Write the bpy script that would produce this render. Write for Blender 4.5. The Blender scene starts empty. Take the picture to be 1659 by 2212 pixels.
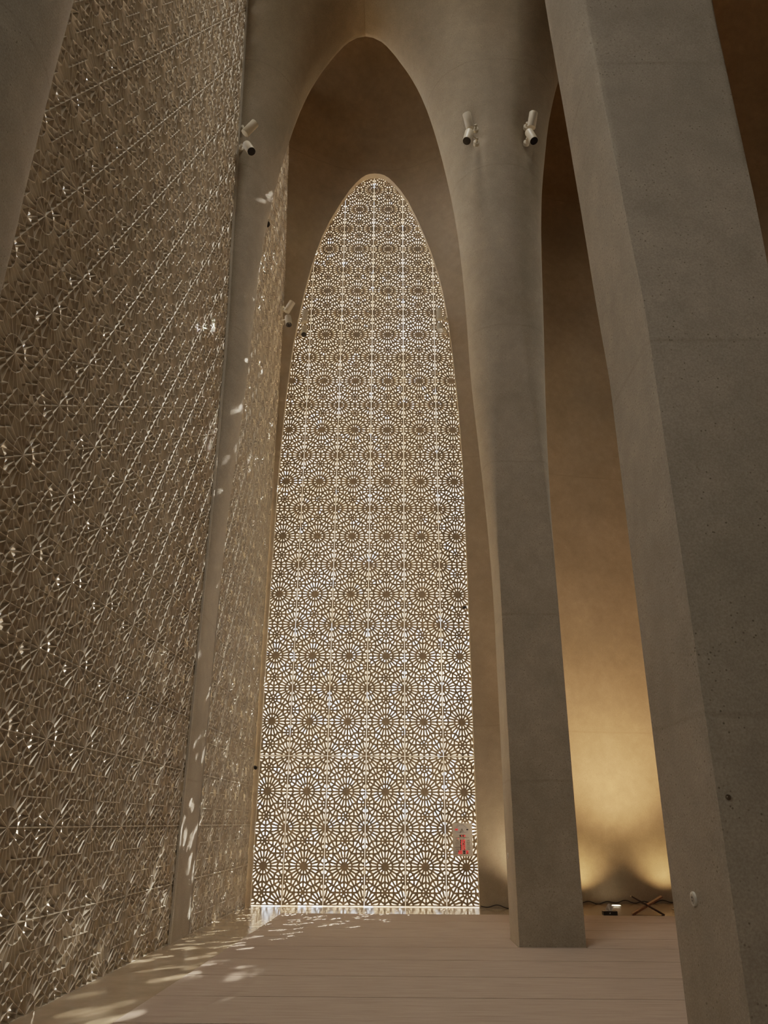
import bpy, bmesh, math, random
import numpy as np
from mathutils import Vector, Matrix
random.seed(7)
scene = bpy.context.scene
COL = scene.collection
pi = math.pi

# ------------------------------------------------------------------ helpers
def link(o, parent=None):
    COL.objects.link(o)
    if parent is not None:
        o.parent = parent
    return o

def mesh_obj(name, verts, faces, mat, parent=None, smooth=None):
    me = bpy.data.meshes.new(name)
    me.from_pydata([tuple(v) for v in verts], [], [tuple(f) for f in faces])
    me.update()
    if mat is not None:
        me.materials.append(mat)
    if smooth is not None:
        me.shade_smooth()
        me.set_sharp_from_angle(angle=math.radians(smooth))
    return link(bpy.data.objects.new(name, me), parent)

def bm_obj(name, bm, mat, parent=None, smooth=None, bevel=0.0):
    if bevel > 0:
        es = [e for e in bm.edges if len(e.link_faces) == 2 and e.calc_face_angle(0) > 0.6]
        bmesh.ops.bevel(bm, geom=es, offset=bevel, segments=2, affect='EDGES', profile=0.6)
    bmesh.ops.recalc_face_normals(bm, faces=bm.faces)
    me = bpy.data.meshes.new(name)
    bm.to_mesh(me); bm.free()
    me.materials.append(mat)
    if smooth is not None:
        me.shade_smooth()
        me.set_sharp_from_angle(angle=math.radians(smooth))
    return link(bpy.data.objects.new(name, me), parent)

def empty(name, loc):
    o = bpy.data.objects.new(name, None)
    o.location = loc
    o.empty_display_size = 0.1
    return link(o)

def tag(o, label, cat, group=None):
    o['label'] = label
    o['category'] = cat
    if group:
        o['group'] = group
    return o

def struct(o):
    o['kind'] = 'structure'
    return o

def add_box(bm, c, s, rot=None):
    m = Matrix.Translation(Vector(c))
    if rot is not None:
        m = m @ rot
    m = m @ Matrix.Diagonal((s[0], s[1], s[2], 1))
    bmesh.ops.create_cube(bm, size=1.0, matrix=m)

def frame_from_axis(p, d):
    d = Vector(d).normalized()
    q = d.to_track_quat('Z', 'Y').to_matrix().to_4x4()
    return Matrix.Translation(Vector(p)) @ q

def add_cyl(bm, p0, p1, r0, r1=None, seg=24, caps=True):
    p0 = Vector(p0); p1 = Vector(p1)
    d = p1 - p0
    m = frame_from_axis((p0 + p1) / 2, d)
    bmesh.ops.create_cone(bm, cap_ends=caps, segments=seg, radius1=r0, radius2=r0 if r1 is None else r1,
                          depth=d.length, matrix=m)

def tube_mesh(name, pts, r, mat, parent=None, seg=8):
    pts = [Vector(p) for p in pts]
    V = []; F = []
    for i, p in enumerate(pts):
        t = (pts[min(i + 1, len(pts) - 1)] - pts[max(i - 1, 0)]).normalized()
        a = t.cross(Vector((0, 0, 1)))
        if a.length < 1e-4: a = Vector((1, 0, 0))
        a.normalize(); b = a.cross(t)
        for k in range(seg):
            w = 2 * pi * k / seg
            V.append(p + a * (r * math.cos(w)) + b * (r * math.sin(w)))
    n = len(pts)
    for i in range(n - 1):
        for k in range(seg):
            k2 = (k + 1) % seg
            F.append((i * seg + k, i * seg + k2, (i + 1) * seg + k2, (i + 1) * seg + k))
    F.append(tuple(range(seg))[::-1]); F.append(tuple((n - 1) * seg + k for k in range(seg)))
    return mesh_obj(name, V, F, mat, parent, smooth=40)

# ------------------------------------------------------------------ materials
def new_mat(name):
    m = bpy.data.materials.new(name)
    m.use_nodes = True
    nt = m.node_tree
    b = nt.nodes['Principled BSDF']
    return m, nt, b

def plain(name, col, rough=0.6, metal=0.0, emit=None, estr=0.0, spec=0.5):
    m, nt, b = new_mat(name)
    b.inputs['Base Color'].default_value = (*col, 1)
    b.inputs['Roughness'].default_value = rough
    b.inputs['Metallic'].default_value = metal
    b.inputs['Specular IOR Level'].default_value = spec
    if emit:
        b.inputs['Emission Color'].default_value = (*emit, 1)
        b.inputs['Emission Strength'].default_value = estr
    return m

def N(nt, kind, **kw):
    n = nt.nodes.new(kind)
    for k, v in kw.items():
        if k.startswith('i_'):
            n.inputs[k[2:].replace('_', ' ')].default_value = v
        else:
            setattr(n, k, v)
    return n

def ramp(nt, stops, interp='LINEAR'):
    r = nt.nodes.new('ShaderNodeValToRGB')
    r.color_ramp.interpolation = interp
    el = r.color_ramp.elements
    while len(el) < len(stops):
        el.new(0.5)
    for e, (p, c) in zip(el, stops):
        e.position = p
        e.color = c if len(c) == 4 else (*c, 1)
    return r

def mixc(nt, mode, fac, a, b):
    m = nt.nodes.new('ShaderNodeMix')
    m.data_type = 'RGBA'; m.blend_type = mode
    for sock, val in ((0, fac), (6, a), (7, b)):
        if hasattr(val, 'is_output'):
            nt.links.new(val, m.inputs[sock])
        elif sock == 0:
            m.inputs[0].default_value = val
        else:
            m.inputs[sock].default_value = (*val, 1)
    return m.outputs[2]

def concrete(name, col, joints=None, pores=1.0, crown=None):
    m, nt, b = new_mat(name)
    geo = nt.nodes.new('ShaderNodeNewGeometry')
    pos = geo.outputs['Position']
    big = N(nt, 'ShaderNodeTexNoise', i_Scale=0.55, i_Detail=6.0, i_Roughness=0.62)
    mid = N(nt, 'ShaderNodeTexNoise', i_Scale=5.0, i_Detail=5.0, i_Roughness=0.6)
    fine = N(nt, 'ShaderNodeTexNoise', i_Scale=70.0, i_Detail=3.0, i_Roughness=0.7)
    vor = N(nt, 'ShaderNodeTexVoronoi', i_Scale=26.0)
    vor2 = N(nt, 'ShaderNodeTexVoronoi', i_Scale=60.0)
    for t in (big, mid, fine, vor, vor2):
        nt.links.new(pos, t.inputs['Vector'])
    r1 = ramp(nt, [(0.3, (0.80, 0.80, 0.79)), (0.7, (1.1, 1.1, 1.1))])
    nt.links.new(big.outputs['Fac'], r1.inputs['Fac'])
    c = mixc(nt, 'MULTIPLY', 1.0, col, r1.outputs['Color'])
    r2 = ramp(nt, [(0.3, (0.90, 0.90, 0.90)), (0.7, (1.08, 1.07, 1.06))])
    nt.links.new(mid.outputs['Fac'], r2.inputs['Fac'])
    c = mixc(nt, 'MULTIPLY', 1.0, c, r2.outputs['Color'])
    r3 = ramp(nt, [(0.35, (0.84, 0.84, 0.84)), (0.68, (1.14, 1.14, 1.14))])
    nt.links.new(fine.outputs['Fac'], r3.inputs['Fac'])
    c = mixc(nt, 'MULTIPLY', pores, c, r3.outputs['Color'])
    # air holes in the cast face: few, dark, small
    r4 = ramp(nt, [(0.12, (0.30, 0.29, 0.27)), (0.20, (1, 1, 1))])
    nt.links.new(vor.outputs['Distance'], r4.inputs['Fac'])
    msk = ramp(nt, [(0.46, (0, 0, 0)), (0.58, (1, 1, 1))])
    nt.links.new(mid.outputs['Fac'], msk.inputs['Fac'])
    mm = N(nt, 'ShaderNodeMath', operation='MULTIPLY'); mm.inputs[1].default_value = 0.8 * pores
    nt.links.new(msk.outputs['Color'], mm.inputs[0])
    c = mixc(nt, 'MULTIPLY', mm.outputs[0], c, r4.outputs['Color'])
    # light aggregate
    r5 = ramp(nt, [(0.07, (1.35, 1.33, 1.3)), (0.13, (1, 1, 1))])
    nt.links.new(vor2.outputs['Distance'], r5.inputs['Fac'])
    c = mixc(nt, 'MULTIPLY', 0.5 * pores, c, r5.outputs['Color'])
    if joints:
        sep = nt.nodes.new('ShaderNodeSeparateXYZ'); nt.links.new(pos, sep.inputs[0])
        wob = N(nt, 'ShaderNodeTexNoise', i_Scale=3.0, i_Detail=4.0)
        nt.links.new(pos, wob.inputs['Vector'])
        wm = N(nt, 'ShaderNodeMath', operation='MULTIPLY_ADD'); wm.inputs[1].default_value = 0.06
        nt.links.new(wob.outputs['Fac'], wm.inputs[0]); nt.links.new(sep.outputs['Z'], wm.inputs[2])
        last = None
        for z in joints:
            s = N(nt, 'ShaderNodeMath', operation='SUBTRACT'); s.inputs[1].default_value = z + 0.03
            nt.links.new(wm.outputs[0], s.inputs[0])
            a = N(nt, 'ShaderNodeMath', operation='ABSOLUTE'); nt.links.new(s.outputs[0], a.inputs[0])
            if last is None: last = a.outputs[0]
            else:
                mn = N(nt, 'ShaderNodeMath', operation='MINIMUM')
                nt.links.new(last, mn.inputs[0]); nt.links.new(a.outputs[0], mn.inputs[1]); last = mn.outputs[0]
        rj = ramp(nt, [(0.0, (0.78, 0.77, 0.76)), (0.006, (0.86, 0.855, 0.85)), (0.028, (1, 1, 1))])
        nt.links.new(last, rj.inputs['Fac'])
        jm = ramp(nt, [(0.4, (0.25, 0.25, 0.25)), (0.62, (1, 1, 1))]); nt.links.new(mid.outputs['Fac'], jm.inputs['Fac'])
        c = mixc(nt, 'MULTIPLY', jm.outputs['Color'], c, rj.outputs['Color'])
    if crown:  # colour darkened with height, standing in for shade under the vault
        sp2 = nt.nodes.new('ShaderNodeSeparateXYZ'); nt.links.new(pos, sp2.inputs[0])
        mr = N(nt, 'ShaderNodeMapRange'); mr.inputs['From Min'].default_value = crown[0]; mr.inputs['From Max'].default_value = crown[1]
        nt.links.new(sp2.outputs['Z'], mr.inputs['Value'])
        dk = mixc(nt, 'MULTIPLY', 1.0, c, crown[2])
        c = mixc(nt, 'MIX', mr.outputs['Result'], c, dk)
    nt.links.new(c, b.inputs['Base Color'])
    b.inputs['Roughness'].default_value = 0.88
    b.inputs['Specular IOR Level'].default_value = 0.25
    bump = N(nt, 'ShaderNodeBump', i_Strength=0.25 * pores, i_Distance=0.01)
    nt.links.new(fine.outputs['Fac'], bump.inputs['Height'])
    nt.links.new(bump.outputs['Normal'], b.inputs['Normal'])
    return m

CONC = (0.39, 0.342, 0.274)
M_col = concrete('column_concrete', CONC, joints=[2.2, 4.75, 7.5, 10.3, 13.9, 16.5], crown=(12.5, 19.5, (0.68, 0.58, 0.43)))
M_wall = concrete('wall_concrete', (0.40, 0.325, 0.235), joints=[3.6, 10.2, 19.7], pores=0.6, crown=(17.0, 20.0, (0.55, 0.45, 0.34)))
M_shell = plain('plain_plaster', (0.33, 0.26, 0.18), 0.9)

def lattice_mat(name, col, rough, spec):
    m, nt, b = new_mat(name)
    geo = nt.nodes.new('ShaderNodeNewGeometry')
    mp = N(nt, 'ShaderNodeMapping'); mp.inputs['Scale'].default_value = (60, 6, 6)
    nt.links.new(geo.outputs['Position'], mp.inputs['Vector'])
    n = N(nt, 'ShaderNodeTexNoise', i_Scale=1.0, i_Detail=4.0)
    nt.links.new(mp.outputs[0], n.inputs['Vector'])
    r = ramp(nt, [(0.3, (0.85, 0.85, 0.85)), (0.7, (1.1, 1.1, 1.1))])
    nt.links.new(n.outputs['Fac'], r.inputs['Fac'])
    c = mixc(nt, 'MULTIPLY', 1.0, col, r.outputs['Color'])
    nt.links.new(c, b.inputs['Base Color'])
    b.inputs['Roughness'].default_value = rough
    b.inputs['Specular IOR Level'].default_value = spec
    return m
M_lat = lattice_mat('screen_stone', (0.40, 0.32, 0.225), 0.7, 0.3)
M_latL = lattice_mat('side_screen_bronze', (0.60, 0.53, 0.425), 0.36, 0.5)
M_latL.node_tree.nodes['Principled BSDF'].inputs['Metallic'].default_value = 0.25

def marble_mat():
    m, nt, b = new_mat('polished_stone')
    geo = nt.nodes.new('ShaderNodeNewGeometry')
    n = N(nt, 'ShaderNodeTexNoise', i_Scale=1.6, i_Detail=8.0, i_Roughness=0.65)
    nt.links.new(geo.outputs['Position'], n.inputs['Vector'])
    r = ramp(nt, [(0.3, (0.30, 0.225, 0.14)), (0.55, (0.40, 0.31, 0.21)), (0.75, (0.47, 0.38, 0.27))])
    nt.links.new(n.outputs['Fac'], r.inputs['Fac'])
    nt.links.new(r.outputs['Color'], b.inputs['Base Color'])
    b.inputs['Roughness'].default_value = 0.16
    b.inputs['Specular IOR Level'].default_value = 0.38
    return m
M_marble = marble_mat()

def carpet_mat():
    m, nt, b = new_mat('carpet_pile')
    geo = nt.nodes.new('ShaderNodeNewGeometry')
    mp = N(nt, 'ShaderNodeMapping'); mp.inputs['Scale'].default_value = (1.1, 14, 1)
    nt.links.new(geo.outputs['Position'], mp.inputs['Vector'])
    n = N(nt, 'ShaderNodeTexNoise', i_Scale=1.6, i_Detail=6.0, i_Roughness=0.65)
    nt.links.new(mp.outputs[0], n.inputs['Vector'])
    r = ramp(nt, [(0.28, (0.345, 0.268, 0.212)), (0.5, (0.425, 0.335, 0.27)), (0.75, (0.50, 0.40, 0.328))])
    nt.links.new(n.outputs['Fac'], r.inputs['Fac'])
    f = N(nt, 'ShaderNodeTexNoise', i_Scale=220.0, i_Detail=2.0)
    nt.links.new(geo.outputs['Position'], f.inputs['Vector'])
    bump = N(nt, 'ShaderNodeBump', i_Strength=0.5, i_Distance=0.01)
    nt.links.new(f.outputs['Fac'], bump.inputs['Height'])
    nt.links.new(bump.outputs['Normal'], b.inputs['Normal'])
    nt.links.new(r.outputs['Color'], b.inputs['Base Color'])
    b.inputs['Roughness'].default_value = 0.95
    b.inputs['Specular IOR Level'].default_value = 0.1
    return m
M_carpet = carpet_mat()

def wood(name, c1, c2):
    m, nt, b = new_mat(name)
    tc = nt.nodes.new('ShaderNodeTexCoord')
    mp = N(nt, 'ShaderNodeMapping'); mp.inputs['Scale'].default_value = (40, 40, 5)
    nt.links.new(tc.outputs['Object'], mp.inputs['Vector'])
    n = N(nt, 'ShaderNodeTexNoise', i_Scale=1.0, i_Detail=5.0)
    nt.links.new(mp.outputs[0], n.inputs['Vector'])
    r = ramp(nt, [(0.3, c1), (0.7, c2)])
    nt.links.new(n.outputs['Fac'], r.inputs['Fac'])
    nt.links.new(r.outputs['Color'], b.inputs['Base Color'])
    b.inputs['Roughness'].default_value = 0.45
    return m
M_wood = wood('walnut', (0.10, 0.035, 0.015), (0.22, 0.085, 0.035))
M_wood2 = wood('dark_walnut', (0.018, 0.008, 0.005), (0.05, 0.022, 0.012))
M_inlay = plain('inlay', (0.42, 0.26, 0.12), 0.5)
M_white = plain('cream_paint', (0.62, 0.55, 0.42), 0.45)
M_lens = plain('black_glass', (0.008, 0.008, 0.010), 0.12)
M_black = plain('black_plastic', (0.012, 0.012, 0.013), 0.35)
M_blackm = plain('black_rubber', (0.02, 0.016, 0.013), 0.6)
M_tissue = plain('tissue_paper', (0.75, 0.70, 0.63), 0.9)
M_socket = plain('socket_plastic', (0.58, 0.55, 0.47), 0.4)
M_steel = plain('brushed_steel', (0.45, 0.40, 0.33), 0.35, metal=1.0)
M_glow = plain('lit_glass', (0.9, 0.8, 0.6), 0.3, emit=(1.0, 0.80, 0.52), estr=14.0)
M_board = plain('board_face', (0.80, 0.72, 0.62), 0.4)
M_dial = plain('dial_face', (0.74, 0.70, 0.68), 0.4)
M_ink = plain('ink', (0.03, 0.025, 0.022), 0.6)
M_red = plain('red_led', (0.5, 0.02, 0.02), 0.4, emit=(1.0, 0.06, 0.05), estr=1.6)
M_ledbk = plain('led_window', (0.012, 0.006, 0.006), 0.3)
M_emblem = plain('pale_print', (0.55, 0.54, 0.5), 0.5)

# ------------------------------------------------------------------ camera (solved from the photograph's perspective)
F, pitch, yaw, roll = 1653.24545, 0.385334220, -0.00914012446, 0.00651926832
D, X0, HC = 17.6059830, -0.517412561, 1.60717488
fw = Vector((math.sin(yaw) * math.cos(pitch), math.cos(yaw) * math.cos(pitch), math.sin(pitch)))
r0 = Vector((math.cos(yaw), -math.sin(yaw), 0)); u0 = r0.cross(fw)
rt = math.cos(roll) * r0 + math.sin(roll) * u0
up = -math.sin(roll) * r0 + math.cos(roll) * u0
cam = bpy.data.cameras.new('camera')
cam.sensor_fit = 'VERTICAL'; cam.sensor_height = 36.0
cam.lens = F / 2212.0 * 36.0
cam.clip_start = 0.05; cam.clip_end = 500
co = link(bpy.data.objects.new('camera', cam))
co.matrix_world = Matrix(((rt.x, up.x, -fw.x, 0), (rt.y, up.y, -fw.y, 0), (rt.z, up.z, -fw.z, HC), (0, 0, 0, 1)))
scene.camera = co

# ------------------------------------------------------------------ the star lattice
S3 = math.sqrt(3)
def pol(r, deg, c=(0, 0)):
    a = math.radians(deg)
    return (c[0] + r * math.cos(a), c[1] + r * math.sin(a))

RING, VAL, PEAK, HEXR, SMALL = 0.188, 1 / 3, S3 / 3 / math.sqrt(2), 0.24402, 0.115
def star_faces(c):
    out = []
    for k in range(12):
        a = 30 * k
        out.append([c, pol(RING, a, c), pol(RING, a + 15, c), pol(RING, a + 30, c)])
        out.append([pol(RING, a, c), pol(VAL, a, c), pol(PEAK, a + 15, c), pol(RING, a + 15, c)])
        out.append([pol(RING, a + 15, c), pol(PEAK, a + 15, c), pol(VAL, a + 30, c), pol(RING, a + 30, c)])
    return out
def hex_faces(c):
    out = []
    sm = SMALL * math.cos(pi / 6); hm = HEXR * math.cos(pi / 6)
    for j in range(6):
        a = 60 * j
        out.append([c, pol(sm, a, c), pol(SMALL, a + 30, c), pol(sm, a + 60, c)])
        out.append([pol(sm, a, c), pol(hm, a, c), pol(HEXR, a + 30, c), pol(SMALL, a + 30, c)])
        out.append([pol(SMALL, a + 30, c), pol(HEXR, a + 30, c), pol(hm, a + 60, c), pol(sm, a + 60, c)])
    return out
def mid_faces(c, ang):
    # four small pieces around the middle of a star-to-star edge running at ang
    out = []
    base = []
    for sx in (-1, 1):
        for sy in (-1, 1):
            q = [(0, 0), (sx * (0.5 - VAL), 0), (sx * 0.10566, sy * 0.10566), (0, sy * (S3 / 6 - HEXR))]
            base.append(q)
    ca, sa = math.cos(math.radians(ang)), math.sin(math.radians(ang))
    for q in base:
        out.append([(c[0] + x * ca - y * sa, c[1] + x * sa + y * ca) for x, y in q])
    return out

def area(p):
    return 0.5 * sum(p[i][0] * p[(i + 1) % len(p)][1] - p[(i + 1) % len(p)][0] * p[i][1] for i in range(len(p)))
def clip_half(p, a, n, d=0.0):
    # keep (x-a).n >= d
    out = []
    L = len(p)
    for i in range(L):
        P, Q = p[i], p[(i + 1) % L]
        s = (P[0] - a[0]) * n[0] + (P[1] - a[1]) * n[1] - d
        t = (Q[0] - a[0]) * n[0] + (Q[1] - a[1]) * n[1] - d
        if s >= 0: out.append(P)
        if (s >= 0) != (t >= 0):
            w = s / (s - t)
            out.append((P[0] + (Q[0] - P[0]) * w, P[1] + (Q[1] - P[1]) * w))
    # drop doubles
    res = []
    for v in out:
        if not res or math.hypot(v[0] - res[-1][0], v[1] - res[-1][1]) > 1e-5: res.append(v)
    if len(res) > 1 and math.hypot(res[0][0] - res[-1][0], res[0][1] - res[-1][1]) < 1e-5: res.pop()
    return res
def inset(p, d):
    q = list(p)
    L = len(p)
    for i in range(L):
        P, Q = p[i], p[(i + 1) % L]
        ex, ey = Q[0] - P[0], Q[1] - P[1]
        l = math.hypot(ex, ey)
        if l < 1e-6: continue
        q = clip_half(q, P, (-ey / l, ex / l), d)
        if len(q) < 3: return None
    return q

def lattice_mesh(name, depth, bar, gap, mat, rows=2, W=0.85, sx=1.0, sz=1.0, gapz=None, back=None):
    """one screen panel: x 0..W, z 0..rows*W*sqrt3, front face at y=0, back at y=depth"""
    Hh = rows * S3
    faces = []
    for j in range(-1, 2 * rows + 2):
        for i in range(-1, 3):
            x = i + (0.5 if j % 2 else 0.0); y = j * S3 / 2
            faces += star_faces((x, y))
            faces += hex_faces((x + 0.5, y + S3 / 6)) + hex_faces((x + 0.5, y - S3 / 6))
            faces += mid_faces((x + 0.5, y), 0) + mid_faces((x + 0.25, y + S3 / 4), 60) + mid_faces((x - 0.25, y + S3 / 4), 120)
    gz = gap if gapz is None else gapz
    V = []; Fc = []
    seen = set()
    for p in faces:
        if area(p) < 0: p = p[::-1]
        cx = sum(v[0] for v in p) / len(p); cy = sum(v[1] for v in p) / len(p)
        key = (round(cx, 3), round(cy, 3))
        if key in seen: continue
        seen.add(key)
        q = p
        for a, n in (((gap, 0), (1, 0)), ((1 - gap, 0), (-1, 0)), ((0, gz), (0, 1)), ((0, Hh - gz), (0, -1))):
            q = clip_half(q, a, n)
            if len(q) < 3: break
        if len(q) < 3 or abs(area(q)) < 2e-5: continue
        ins = inset(q, bar / 2)
        if ins is None or len(ins) < 3 or abs(area(ins)) < 1.5e-4:
            b = len(V)
            V += [(x, 0.0, y) for x, y in q] + [(x, depth, y) for x, y in q]
            n = len(q)
            Fc.append(tuple(range(b, b + n)))
            Fc.append(tuple(range(b + 2 * n - 1, b + n - 1, -1)))
            continue
        # zip the outer and the inner ring together by angle about the inner centre
        mx = sum(v[0] for v in ins) / len(ins); my = sum(v[1] for v in ins) / len(ins)
        def order(r):
            an = [math.atan2(v[1] - my, v[0] - mx) for v in r]
            s = min(range(len(r)), key=lambda k: an[k])
            r = r[s:] + r[:s]
            return r, sorted(an)
        qo, ao = order(q); qi, ai = order(ins)
        qb = qi
        if back:                                  # bars thicken towards the outside
            for fac in (1.0, 0.8, 0.6, 0.45, 0.3, 0.15):
                t_ = inset(q, bar / 2 + (back - bar) / 2 * fac)
                if t_ and len(t_) == len(qi):
                    qb = min((t_[k:] + t_[:k] for k in range(len(t_))),
                             key=lambda r: sum((a1[0] - b1[0]) ** 2 + (a1[1] - b1[1]) ** 2 for a1, b1 in zip(r, qi)))
                    break
        no, ni = len(qo), len(qi)
        b = len(V)
        V += [(x, 0.0, y) for x, y in qo] + [(x, 0.0, y) for x, y in qi]
        V += [(x, depth, y) for x, y in qo] + [(x, depth, y) for x, y in qb]
        O = lambda k: b + k % no
        I = lambda k: b + no + k % ni
        s = no + ni
        a_, c_ = 0, 0
        while a_ < no or c_ < ni:
            an = ao[a_ + 1] if a_ + 1 < no else ao[(a_ + 1) % no] + 2 * pi
            cn = ai[c_ + 1] if c_ + 1 < ni else ai[(c_ + 1) % ni] + 2 * pi
            both = abs(an - cn) < 0.35 and a_ < no and c_ < ni and no == ni
            if both:
                f = (O(a_), O(a_ + 1), I(c_ + 1), I(c_)); a_ += 1; c_ += 1
            elif c_ >= ni or (a_ < no and an <= cn):
                f = (O(a_), O(a_ + 1), I(c_)); a_ += 1
            else:
                f = (O(a_), I(c_ + 1), I(c_)); c_ += 1
            Fc.append(f)
            Fc.append(tuple(v + s for v in f[::-1]))
        for k in range(ni):
            Fc.append((I(k), I(k + 1), I(k + 1) + s, I(k) + s))
    # rim of the panel
    b = len(V)
    x0, x1, z0, z1 = gap, 1 - gap, gz, Hh - gz
    V += [(x0, 0, z0), (x1, 0, z0), (x1, 0, z1), (x0, 0, z1), (x0, depth, z0), (x1, depth, z0), (x1, depth, z1), (x0, depth, z1)]
    for i in range(4):
        j = (i + 1) % 4
        Fc.append((b + i, b + j, b + 4 + j, b + 4 + i))
    me = bpy.data.meshes.new(name)
    me.from_pydata([(x * W * sx, y, z * W * sz) for x, y, z in V], [], Fc)
    me.update()
    me.materials.append(mat)
    return me

ORD = ['first', 'second', 'third', 'fourth', 'fifth', 'sixth', 'seventh', 'eighth', 'ninth', 'tenth', 'eleventh', 'twelfth']

# arched opening of the end wall (measured on the photograph)
ARC_Z = [0.0, 1.9, 4.3, 5.3, 7.6, 10.0, 11.7, 13.36, 14.4, 15.3, 15.95, 16.6, 17.2, 17.85, 18.6, 19.0, 19.27, 19.44, 19.54, 19.585, 19.6]
ARC_R = [1.842, 1.842, 1.842, 1.84, 1.835, 1.82, 1.755, 1.652, 1.556, 1.44, 1.325, 1.165, 0.985, 0.77, 0.48, 0.26, 0.07, -0.08, -0.22, -0.35, -0.5]
ARC_L = [-2.84, -2.843, -2.843, -2.845, -2.845, -2.82, -2.765, -2.668, -2.545, -2.415, -2.305, -2.165, -2.02, -1.79, -1.45, -1.24, -1.05, -0.90, -0.77, -0.65, -0.5]
def arc_r(z): return float(np.interp(z, ARC_Z, ARC_R))
def arc_l(z): return float(np.interp(z, ARC_Z, ARC_L))

W = 0.85
PH = 2 * W * S3
thin = lattice_mesh('arched_screen_panel', 0.022, 0.050, 0.0035, M_lat, gapz=0.0025)
for r in range(7):
    cols = []
    for i in range(-3, 3):
        xa, xb = X0 + i * W, X0 + (i + 1) * W
        if arc_r(r * PH) > xa + 0.02 and arc_l(r * PH) < xb - 0.02:
            cols.append(i)
    for n, i in enumerate(cols):
        o = link(bpy.data.objects.new('arched_screen_panel', thin))
        o.location = (X0 + i * W, D, r * PH + 0.012)
        side = '%s from the left' % ORD[n]
        row = 'bottom row' if r == 0 else 'top row' if r == 6 else '%s row up' % ORD[r]
        tag(o, 'star pattern panel of the arched end screen, %s, %s' % (side, row), 'screen panel',
            'panels of the arched end screen')

# left side wall: the same lattice, deeper, seen at a grazing angle
SL = 0.0315
def wall_x(y): return -3.243 + SL * (y - 7.66)
a2 = math.atan(SL)
LW, LH = 0.91, 1.545
deep = lattice_mesh('side_screen_panel', 0.052, 0.004, 0.003, M_latL, W=1.0, sx=LW, sz=LH / S3, gapz=0.0025, back=0.060)
RZ = Matrix.Rotation(pi / 2 - a2, 4, 'Z')        # local x -> +Y, local y (depth) -> -X
L2 = 4.13 / 5
deep2 = lattice_mesh('side_screen_panel', 0.052, 0.004, 0.003, M_latL, W=1.0, sx=L2, sz=LH / S3, gapz=0.0025, back=0.060)
for r in range(7):
    row = 'bottom row' if r == 0 else '%s row up' % ORD[r]
    for n in range(8):
        yy = 8.87 + (n - 4) * LW * math.cos(a2)
        o = link(bpy.data.objects.new('side_screen_panel', deep))
        o.matrix_world = Matrix.Translation((wall_x(yy), yy, r * 2 * LH)) @ RZ
        tag(o, 'deep lattice panel of left wall before the pilaster, %s, %s from near end' % (row, ORD[n]),
            'screen panel', 'panels of the left wall screen')
    for n in range(5):
        yy = 13.30 + n * L2 * math.cos(a2)
        o = link(bpy.data.objects.new('side_screen_panel', deep2))
        o.matrix_world = Matrix.Translation((wall_x(yy), yy, r * 2 * LH)) @ RZ
        tag(o, 'deep lattice panel of left wall beyond the pilaster, %s, %s after it' % (row, ORD[n]),
            'screen panel', 'panels of the left wall beyond the pilaster')

# ------------------------------------------------------------------ columns flaring into the vault
FZ = [0, 5.0, 6.0, 7.3, 8.3, 9.5, 10.5, 11.5, 12.5, 13.5, 14.5, 15.5, 16.4, 17.1, 17.8, 18.43, 18.7, 18.87, 18.96, 19.0]
FV = [0, 0.0, .05, .13, .20, .28, .30, .33, .385, .47, .61, .78, .97, 1.17, 1.45, 1.81, 1.985, 2.135, 2.27, 2.435]
GZ = [0, 8, 9.5, 10.5, 12, 13.4, 14.8, 16, 18.5, 20, 22, 24, 27]
GV = [0, 0, .05, .12, .30, .45, .56, .72, 1.05, 1.40, 2.0, 2.8, 4.1]
RV_Z = [0, 5.0, 7.6, 9, 10.5, 12.8, 14, 16, 17.5, 18.8, 19.8, 20.4, 20.6]
RV_V = [0, 0.0, .09, .15, .23, .33, .43, .72, 1.08, 1.60, 2.2, 2.7, 2.9]
RZ_ = [0, 5, 6, 7.3, 8.5, 10, 12, 15, 18, 27]
RV_ = [.012, .012, .06, .18, .34, .56, .78, 1.05, 1.3, 1.5]
MID, RMID = -0.635, 2.75 + 2.9
g_fr = lambda z: float(np.interp(z, GZ, GV))
g_bk = lambda z: float(np.interp(z, [0, 20.5, 23, 27], [0, 0, 0.8, 3.0]))
def smoothed(Z, Vv, z, h=0.5):
    return sum(np.interp(z + d * h, Z, Vv) * w_ for d, w_ in ((-1, .25), (0, .5), (1, .25))) if 5.6 < z < Z[-1] - 0.8 else np.interp(z, Z, Vv)
def curve(side):
    """polyline (x, z) of the underside of the arch left ('L') or right ('R') of the free columns"""
    Z, Vv = (FZ, FV) if side == 'L' else (RV_Z, RV_V)
    zz = np.concatenate([np.arange(0, Z[-1], 0.12), np.linspace(Z[-1] - 0.5, Z[-1], 12)])
    zz = np.unique(zz)
    o = np.array([smoothed(Z, Vv, z) for z in zz])
    x = 1.80 - o if side == 'L' else 2.75 + o
    return np.stack([x, zz], 1)
CUR = {'L': curve('L'), 'R': curve('R')}
def dist(side, x, z):
    c = CUR[side]
    p = np.array([x, z])
    a, b_ = c[:-1], c[1:]
    ab = b_ - a
    t = np.clip(((p - a) * ab).sum(1) / np.maximum((ab * ab).sum(1), 1e-12), 0, 1)
    q = a + ab * t[:, None]
    return float(np.sqrt(((p - q) ** 2).sum(1).min()))
def edge_x(side, z):
    c = CUR[side]
    if z >= c[-1, 1]: return MID if side == 'L' else RMID
    v = float(np.interp(z, c[:, 1], c[:, 0]))
    return max(v, MID) if side == 'L' else min(v, RMID)
def nose(u):
    u = min(1.0, max(0.0, u))
    return math.sqrt(max(0.0, 1 - (1 - u) ** 2))
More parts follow.
